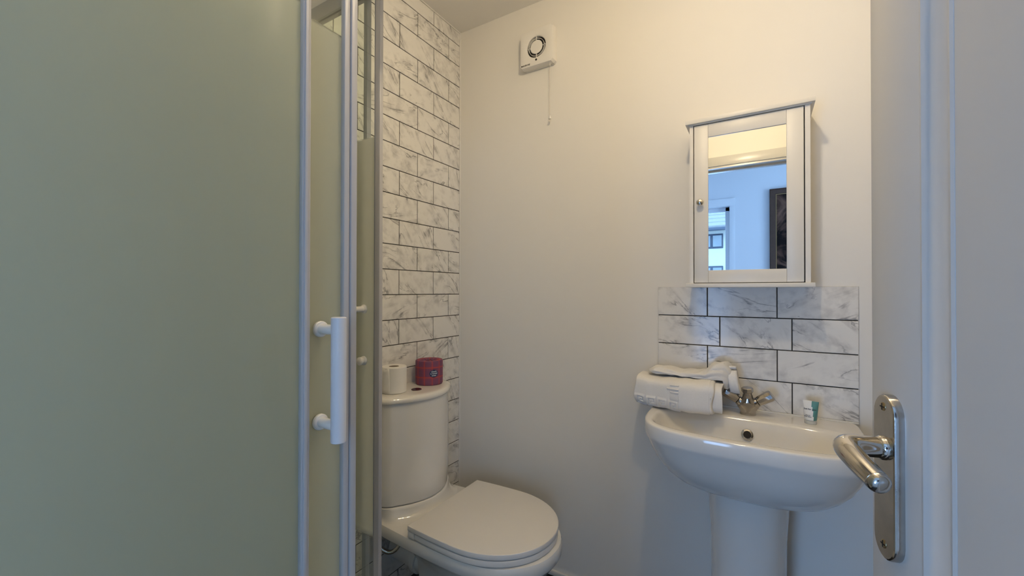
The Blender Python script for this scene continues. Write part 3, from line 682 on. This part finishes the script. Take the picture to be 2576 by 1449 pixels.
t2 = Thing('rolled_towel', 'crumpled white hand towel lying across the folded towel beside the tap', 'towel', (1.03, -0.08, 0.93))
def ctrl(u, pts):
    for (u0, v0), (u1, v1) in zip(pts[:-1], pts[1:]):
        if u <= u1: t = (u-u0)/(u1-u0); t = t*t*(3-2*t); return v0+(v1-v0)*t
    return pts[-1][1]
NU, NV = 110, 64; V = []; F = []
for i in range(NU+1):
    u = i/NU; x = 0.902 + 0.252*u
    zt = ctrl(u, [(0, 0.950), (0.10, 0.964), (0.22, 0.9620), (0.42, 0.9590), (0.58, 0.9620), (0.68, 0.9670), (0.80, 0.988), (0.92, 0.995), (1, 0.974)])
    zb = ctrl(u, [(0, 0.9405), (0.6, 0.9405), (0.82, 0.930), (0.92, 0.912), (1, 0.905)])
    yf = ctrl(u, [(0, -0.105), (0.1, -0.125), (0.5, -0.135), (0.8, -0.132), (1, -0.110)]); yk = ctrl(u, [(0, -0.045), (0.5, -0.035), (1, -0.030)])
    end = min(u, 1-u); r_ = 0.55+0.45*math.sqrt(max(0, 1-(1-min(1, end/0.06))**2))
    zm, hz, ym, hy = (zt+zb)/2, (zt-zb)/2*r_, (yf+yk)/2, (yk-yf)/2*r_
    for j in range(NV):
        a = 2*PI*j/NV; c, s = math.cos(a), math.sin(a)
        yy, zz = ym + hy*sgnpow(c, 0.75), zm + hz*sgnpow(s, 0.8)
        # folded layers: a lengthwise crease on the front and puckers along the top
        cre = -0.0045*math.exp(-((s+0.10+0.25*math.sin(4*u))/0.10)**2)*(c < 0) - 0.0035*math.exp(-((s-0.45)/0.09)**2)*(c < 0)*sm(0.55, 0.75, u)
        puck = 0.0022*math.sin(22*u+3*s)*max(0, s) + 0.0015*math.sin(37*u-5*c) + 0.0018*math.sin(9*u+7*s)
        nx_ = Vector((0, c, s))
        V.append((x + 0.010*(s)*(u-0.5) + (0.006*c if u > .9 else 0), yy + nx_.y*(cre+puck), max(zz + nx_.z*(cre+puck), 0.9415 if x < 1.137 and yy < -0.02 else 0.90)))
for i in range(NU):
    for j in range(NV): F.append((i*NV+j, i*NV+(j+1) % NV, (i+1)*NV+(j+1) % NV, (i+1)*NV+j))
F.append(tuple(range(NV-1, -1, -1))); F.append(tuple(range(NU*NV, NU*NV+NV)))
me = fixn(raw(V, F)); shade(me, 70); t2.part('roll', me, TOWEL)
# the curled end at the tap side: a spiral lip
V = []; F = []
for i in range(41):
    a = PI*0.60 - 2.1*PI*i/40; rr = 1.0 - 0.30*i/40
    for j in range(5):
        V.append((1.1445 + 0.0065*j - 0.006*rr*math.sin(a), -0.078 + 0.032*rr*math.cos(a), 0.938 + 0.043*rr*math.sin(a)))
for i in range(40):
    for j in range(4): F.append((i*5+j, i*5+j+1, (i+1)*5+j+1, (i+1)*5+j))
me = raw(V, F); shade(me, 70); o = t2.part('curled_end', me, TOWEL); md = o.modifiers.new('thick', 'SOLIDIFY'); md.thickness = 0.007; md.offset = 0

# ------------------------------------------------------------------ lotion tube
cx_, cy_, cz_ = 1.3545, -0.078, 0.8362
lt = Thing('lotion_tube', 'small white and teal toiletry tube standing on the basin', 'toiletry tube', (cx_, cy_, cz_))
lt.part('cap', lathe([(0.0140, 0), (0.0150, 0.001), (0.0150, 0.0105), (0.0140, 0.0118)], (cx_, cy_, cz_), 'Z', 32), TUBECAP)
ta = math.radians(-14)                    # the crimped end runs a little towards the wall
def tloop(z, a, b, n=2.0):
    L_ = []
    for i in range(40):
        t = 2*PI*i/40; p, q_ = a*math.cos(t), b*math.sin(t)
        L_.append((cx_ + p*math.cos(ta) - q_*math.sin(ta), cy_ + p*math.sin(ta) + q_*math.cos(ta), z))
    return L_
H = 0.0535
tls = [tloop(cz_+0.0118+H*k/10, 0.0150+0.0052*(k/10), 0.0150*(1-k/10)**0.75+0.0009) for k in range(11)]
tm_ = loft(tls, ang=60); tm_.materials.append(TUBEW); tm_.materials.append(TEAL)
for p in tm_.polygons:
    a = math.atan2((p.center.y-cy_), (p.center.x-cx_)) - ta
    a = (a + PI) % (2*PI) - PI
    p.material_index = 1 if -0.95 < a < 0.7 else 0
to_ = partm(lt, 'tube_body', tm_)
def on_tube(me, xo, zc):
    for v in me.vertices:
        k = (zc + v.co.y - 0.0118)/H; A = 0.0150+0.0052*k; B = 0.0150*max(0, 1-k)**0.75+0.0009
        p = max(-A*0.98, min(A*0.98, xo + v.co.x)); q_ = -B*math.sqrt(max(0, 1-(p/A)**2)) - 0.0004 - v.co.z
        v.co = Vector((cx_ + p*math.cos(ta) - q_*math.sin(ta), cy_ + p*math.sin(ta) + q_*math.cos(ta), cz_ + zc + v.co.y))
    me.update(); return me
lt.part('tube_lettering', on_tube(text_mesh('Just for you', 0.0062, 0.0001, bold=0.00012), -0.0005, 0.0425), INK, to_)
lt.part('tube_lettering', on_tube(text_mesh('Hand &\nBody lotion', 0.0038, 0.0001, bold=0.00008), -0.0045, 0.0235), INK, to_)

# ------------------------------------------------------------------ mirror cabinet
cb = Thing('mirror_cabinet', 'small white mirrored wall cabinet above the splashback', 'cabinet', (1.194, 0.0, 1.2322))
FY = -0.130; bx0, bx1 = 1.0370, 1.3525
cb.part('body', join(box(bx0, bx0+0.0105, FY, -0.0005, 1.2440, 1.7520), box(bx1-0.0125, bx1, FY, -0.0005, 1.2440, 1.7520), box(bx0+0.010, bx1-0.010, -0.012, -0.0005, 1.2440, 1.7520)), CABW)
cb.part('interior', box(bx0+0.0107, bx1-0.0127, -0.110, -0.0125, 1.2455, 1.7500), BLACK)
cb.part('cornice', join(box(1.0255, 1.3635, -0.1430, -0.0005, 1.7505, 1.7640, 0.0012), box(bx0-0.004, bx1+0.004, -0.134, -0.0005, 1.7480, 1.7508)), CABW)
cb.part('bottom_shelf', box(1.0262, 1.3618, -0.1430, -0.0005, 1.2322, 1.2447, 0.0012), CABW)
d0_, d1_, dz0, dz1 = 1.0500, 1.3372, 1.2468, 1.7460; m0, m1, mz0, mz1 = 1.0905, 1.2962, 1.2855, 1.7050
do = cb.part('door', box(d0_+0.004, d1_-0.004, FY+0.006, FY+0.016, dz0+0.004, dz1-0.004), CABW)
for x0, x1, z0, z1 in ((d0_, m0, dz0, dz1), (m1, d1_, dz0, dz1)): cb.part('door_stile', box(x0, x1, FY, FY+0.016, z0, z1, 0.0012), CABW, do)
for z0, z1 in ((dz0, mz0), (mz1, dz1)): cb.part('door_rail', box(m0+0.0002, m1-0.0002, FY+0.0004, FY+0.016, z0, z1, 0.0010), CABW, do)
cb.part('mirror_glass', box(m0-0.002, m1+0.002, FY+0.0042, FY+0.0060, mz0-0.002, mz1+0.002), MIRROR, do)
cb.part('door_knob', lathe([(0.0045, 0.0), (0.004, -0.006), (0.0055, -0.009), (0.0095, -0.0125), (0.0105, -0.017), (0.0085, -0.0215), (0.004, -0.0238), (0.0005, -0.0243)], (1.0680, FY, 1.4985), 'Y', 28), CHROME, do)

# ------------------------------------------------------------------ extractor fan with pull cord
fx, fz, fh, fd = 0.4315, 2.2385, 0.0775, -0.040
fn = Thing('extractor_fan', 'square white wall extractor fan with a hanging pull cord', 'fan', (fx, 0.0, fz))
bm = bmesh.new(); NR = 56; R0 = 0.0440
def sq(h, y, r=0.006):
    L_ = []
    for i in range(NR):
        a = 2*PI*(i+0.5)/NR; c, s = math.cos(a), math.sin(a); k = 1/max(abs(c), abs(s)); kk = min(k, 1.36)
        L_.append((fx + h*c*kk, y, fz + h*s*kk))
    return L_
circ = lambda r, y: [(fx + r*math.cos(2*PI*(i+0.5)/NR), y, fz + r*math.sin(2*PI*(i+0.5)/NR)) for i in range(NR)]
housing = loft([sq(fh-0.001, -0.0005), sq(fh-0.001, -0.010), sq(fh-0.003, -0.0105), sq(fh-0.003, -0.0125), sq(fh, -0.013), sq(fh-0.0005, fd+0.006), sq(fh-0.0025, fd+0.0015), sq(fh-0.006, fd), circ(R0+0.002, fd), circ(R0, fd+0.0015), circ(R0-0.001, fd+0.022)], True, True, ang=40)
fn.part('housing', housing, WHITEP)
fn.part('duct', lathe([(R0-0.0005, fd+0.0105), (R0-0.0005, fd+0.0115)], (fx, 0, fz), 'Y', 40), BLACK)
gr = fn.part('grille_hub', lathe([(0.026, fd+0.010), (0.0285, fd+0.003), (0.027, fd+0.0012), (0.022, fd+0.0005), (0.003, fd+0.0008)], (fx, 0, fz), 'Y', 40, cap0=False), WHITEP)
rg = []
for i in range(48):
    a = 2*PI*i/48; rg.append([(fx + r*math.cos(a), y, fz + r*math.sin(a)) for r, y in ((0.0352, fd+0.003), (0.0366, fd+0.003), (0.0366, fd+0.0104), (0.0352, fd+0.0104))])
V = [p for l in rg for p in l]; F = [(i*4+j, i*4+(j+1) % 4, ((i+1) % 48)*4+(j+1) % 4, ((i+1) % 48)*4+j) for i in range(48) for j in range(4)]
fn.part('grille_ring', fixn(raw(V, F)), WHITEP)
for a in range(4):
    m_ = Matrix.Translation((fx, 0, fz)) @ Matrix.Rotation(a*PI/2, 4, 'Y')
    fn.part('grille_spoke', xf(box(0.0265, R0+0.001, fd+0.0012, fd+0.009, -0.0008, 0.0008), m_), WHITEP)
fn.part('indicator', lathe([(0.0045, 0.0), (0.0045, -0.0006)], (fx+0.0005, fd, fz-0.0545), 'Y', 20), BLACK)
lg = xf(text_mesh('MANROSE', 0.0088, 0.0001, bold=0.0003), Matrix.Translation((fx-0.0500, fd-0.0002, fz-0.0665)) @ Matrix.Rotation(PI/2, 4, 'X') @ Matrix.Scale(1.05, 4, (1, 0, 0)))
fn.part('lettering', lg, INK)
cdx = 0.4895
fn.part('pull_cord', tube([(cdx, -0.028, fz-fh+0.001), (cdx+0.0004, -0.0285, 2.05), (cdx+0.001, -0.029, 1.936)], 0.0011, 8), mat('cord_cotton', (0.62, 0.59, 0.54), 0.8))
fn.part('cord_bead', lathe([(0.001, 0.010), (0.0035, 0.008), (0.0045, 0.001), (0.0060, -0.0005), (0.0060, -0.004), (0.003, -0.0055)], (cdx+0.001, -0.029, 1.931), 'Z', 18), WHITEP)

# ------------------------------------------------------------------ ceiling pendant (above the frame) that lights the bathroom
pl = Thing('pendant_lamp', 'bare warm bulb on a short ceiling pendant', 'lamp', (LAMP_POS[0], LAMP_POS[1], ZC))
lx, ly, lz = LAMP_POS
pl.part('ceiling_rose', lathe([(0.040, 0.0), (0.038, -0.012), (0.012, -0.020), (0.006, -0.024)], (lx, ly, ZC), 'Z', 28), WHITEP)
pl.part('flex', tube([(lx, ly, ZC-0.02), (lx, ly, lz+0.085)], 0.003, 8), WHITEP)
pl.part('lamp_holder', lathe([(0.010, 0.090), (0.016, 0.080), (0.016, 0.045), (0.0135, 0.040)], (lx, ly, lz), 'Z', 24), WHITEP)
pl.part('bulb', lathe([(0.0125, 0.043), (0.014, 0.036), (0.022, 0.022), (0.0295, 0.006), (0.030, -0.006), (0.026, -0.018), (0.016, -0.0275), (0.002, -0.030)], (lx, ly, lz), 'Z', 20, ang=60), BULB)

# ------------------------------------------------------------------ the room beyond the doorway (seen in the mirror)
BYF = -3.70; BY0 = YFR-0.1; BXL, BXR, BZC = -0.95, 3.35, 2.60
struct('floor_bedroom', box(BXL-0.1, BXR+0.1, BYF-0.1, BY0+0.1, ZF-0.06, ZF-0.001), CARPET)
struct('ceiling_bedroom', box(BXL-0.1, BXR+0.1, BYF-0.1, BY0, BZC, BZC+0.08), CEIL)
struct('wall_bedroom_left', box(BXL-0.1, BXL, BYF-0.1, BY0, ZF-0.05, BZC), WALLB)
def holed(axis, p0, p1, a0, a1, z0, z1, holes):
    """wall with rectangular window holes; holes = (a0,a1,z0,z1) along the wall"""
    parts = []; cur = a0
    mk = (lambda s, e, b, t: box(s, e, p0, p1, b, t)) if axis == 'x' else (lambda s, e, b, t: box(p0, p1, s, e, b, t))
    for h0, h1, hz0, hz1 in sorted(holes):
        parts.append(mk(cur, h0, z0, z1)); parts.append(mk(h0, h1, z0, hz0)); parts.append(mk(h0, h1, hz1, z1)); cur = h1
    parts.append(mk(cur, a1, z0, z1)); return join(*parts)
WX0, WX1, WZ0, WZ1 = 0.05, 0.935, 0.20, 2.135  # glazing carried down unseen to admit the low fill light
struct('wall_bedroom_far', holed('x', BYF-0.22, BYF, BXL-0.1, BXR+0.1, ZF-0.05, BZC, [(WX0, WX1, WZ0, WZ1), (2.1, 3.0, 0.8, 2.2)]), WALLB)  # second opening is made up to admit the far fill light
struct('wall_bedroom_right', holed('y', BXR, BXR+0.12, BYF-0.1, BY0, ZF-0.05, BZC, [(-2.75, -1.85, 0.85, 2.25)]), WALLB)
struct('wall_bedroom_near', join(box(BXL, -0.12, BY0, BY0+0.1, ZF-0.05, BZC), box(XR+0.1, BXR, BY0, BY0+0.1, ZF-0.05, BZC), box(-0.12, XR+0.1, BY0-0.002, BY0, ZD+0.03, BZC), box(-0.12, XD0-0.03, BY0-0.002, BY0, ZF, ZD+0.03), box(XD1+0.03, XR+0.1, BY0-0.002, BY0, ZF, ZD+0.03), box(-0.12, XR+0.1, BY0, BY0+0.1, ZC+0.08, BZC)), WALLB)
def window(nm, axis, a0, a1, z0, z1, p, inward, mid=None, cas=0.05):
    """sash window: casing on the wall, frame, mid rail and panes"""
    mk = (lambda s, e, b, t, q0, q1: box(s, e, min(q0, q1), max(q0, q1), b, t, 0.004)) if axis == 'x' else (lambda s, e, b, t, q0, q1: box(min(q0, q1), max(q0, q1), s, e, b, t, 0.004))
    W = Thing(nm, None, 'window', (((a0+a1)/2, p, z0) if axis == 'x' else (p, (a0+a1)/2, z0)), kind='structure')
    f0, f1 = p+inward*0.018, p-inward*0.01
    W.part('casing', join(mk(a0-cas, a0, z0, z1+cas*1.6, f0, f1), mk(a1, a1+cas, z0, z1+cas*1.6, f0, f1), mk(a0-cas-0.004, a1+cas+0.004, z1, z1+cas*1.6, f0+inward*0.004, f1)), WALLB)
    g0, g1 = p-inward*0.06, p-inward*0.10
    fr_ = [mk(a0, a0+0.045, z0, z1, g0, g1), mk(a1-0.045, a1, z0, z1, g0, g1), mk(a0, a1, z1-0.045, z1, g0, g1), mk(a0, a1, z0, z0+0.06, g0, g1)]
    W.part('sash', join(*fr_), WALLB)
    if mid: W.part('meeting_rail', mk(a0, a1, mid-0.02, mid+0.02, g0, g1), WALLB)
    zs = [z0+0.06] + ([mid] if mid else []) + [z1-0.045]
    for b, t in zip(zs[:-1], zs[1:]):
        gg = p-inward*0.08
        me = box(a0+0.04, a1-0.04, gg-0.002, gg+0.002, b, t) if axis == 'x' else box(gg-0.002, gg+0.002, a0+0.04, a1-0.04, b, t)
        W.part('pane', me, GLASS)
    W.part('sill', mk(a0-cas, a1+cas, z0-0.03, z0, p+inward*0.05, g1), WALLB)
window('window_1', 'x', WX0, WX1, WZ0, WZ1, BYF, 1, None)
# framed picture on the far wall
pf = Thing('framed_picture', 'dark framed brown picture on the pale wall reflected in the mirror', 'picture', (1.65, BYF, 1.40))
px0, px1, pz0, pz1, pyf = 1.300, 2.020, 1.25, 2.262, BYF+0.045
ring = loft([[(px0+d, BYF+h, pz0+d), (px1-d, BYF+h, pz0+d), (px1-d, BYF+h, pz1-d), (px0+d, BYF+h, pz1-d)] for d, h in ((0, 0.001), (0, 0.040), (0.008, 0.046), (0.014, 0.040), (0.050, 0.032), (0.056, 0.024))], False, False, ang=20)
fo = pf.part('frame', ring, FRAMEB)
pf.part('slip', loft([[(px0+d, BYF+h, pz0+d), (px1-d, BYF+h, pz0+d), (px1-d, BYF+h, pz1-d), (px0+d, BYF+h, pz1-d)] for d, h in ((0.054, 0.027), (0.060, 0.027), (0.061, 0.018))], False, False, ang=20), GOLD, fo)
pf.part('canvas', box(px0+0.058, px1-0.058, BYF+0.005, BYF+0.018, pz0+0.058, pz1-0.058), art_mat('dark_painting'))

# ------------------------------------------------------------------ outside the far window
HY = -12.0
struct('ground_outside', box(-14, 12, -30, BYF-0.3, -1.2, -1.1), mat('paving', (0.30, 0.30, 0.29), 0.9, var=0.1))
ho = Thing('neighbour_house', 'pale rendered house with slate roof seen through the window in the mirror', 'house', (-0.5, HY, -1.1))
ho.part('wall', box(-5.0, 3.0, HY-4, HY, -1.1, 3.02), RENDERW)
ro = ho.part('roof', loft([[(x, HY+0.35, 3.00), (x, HY+0.35, 3.06), (x, HY-4, 5.6), (x, HY-4, 5.5)] for x in (-5.2, 3.2)], True, True), ROOFT)
for k in range(12):
    z = 3.07 + 0.145*k; y = HY+0.36-(z-3.06)*4.35/2.54
    ho.part('slate_course', box(-5.2, 3.2, y-0.25, y+0.01, z-0.02, z+0.012), ROOFT, ro)
ho.part('gutter', box(-5.2, 3.2, HY+0.33, HY+0.45, 2.93, 3.02, 0.02), mat('dark_blue_gutter', (0.05, 0.07, 0.12), 0.5))
DKF = mat('dark_window_frame', (0.03, 0.045, 0.09), 0.4); PANEX = mat('far_pane', (0.22, 0.28, 0.36), 0.15, var=0.3, vscale=2)
for (x0, x1, z0, z1) in ((-0.62, 0.27, 2.46, 2.88), (-0.62, 0.27, 1.25, 1.95), (-3.2, -2.3, 2.30, 2.88), (1.4, 2.3, 2.30, 2.88)):
    wn = ho.part('window', box(x0, x1, HY-0.05, HY+0.03, z0, z1, 0.01), DKF)
    nP = 3; wdt = (x1-x0)/nP
    for k in range(nP): ho.part('pane', box(x0+k*wdt+0.035, x0+(k+1)*wdt-0.035, HY+0.02, HY+0.04, z0+0.05, z1-0.05), PANEX, wn)
# shrub outside the window: stems and single leaves in one crown
shb = Thing('shrub', 'green leafy shrub outside the window reflected in the mirror', 'shrub', (-0.05, -6.6, -1.1))
shb.part('stem', join(*[tube([(-0.05, -6.6, -1.1), (-0.05+0.2*math.cos(a), -6.6+0.2*math.sin(a), 0.3), (-0.10+0.40*math.cos(a), -6.6+0.35*math.sin(a), 1.5)], [0.02, 0.014, 0.006], 6) for a in (0.3, 1.9, 3.4, 5.0)]), FRAMEB)
V = []; F = []
for k in range(1500):
    a = random.uniform(0, 2*PI); zz = random.uniform(-0.2, 1.78); rr = 0.42*math.sqrt(random.random())*(1-0.25*max(0, zz-0.9))
    c = Vector((-0.10 + rr*math.cos(a), -6.6 + rr*math.sin(a), zz)); d = Vector((random.uniform(-1, 1), random.uniform(-1, 1), random.uniform(-.4, .9))).normalized()
    e = d.cross(Vector((random.uniform(-1, 1), random.uniform(-1, 1), 1))).normalized()*0.016; l = 0.07; n0_ = len(V)
    V += [tuple(c), tuple(c+d*l*.5+e), tuple(c+d*l), tuple(c+d*l*.5-e)]; F.append((n0_, n0_+1, n0_+2, n0_+3))
lo = shb.part('leaves', raw(V, F), LEAF); lo['kind'] = 'stuff'
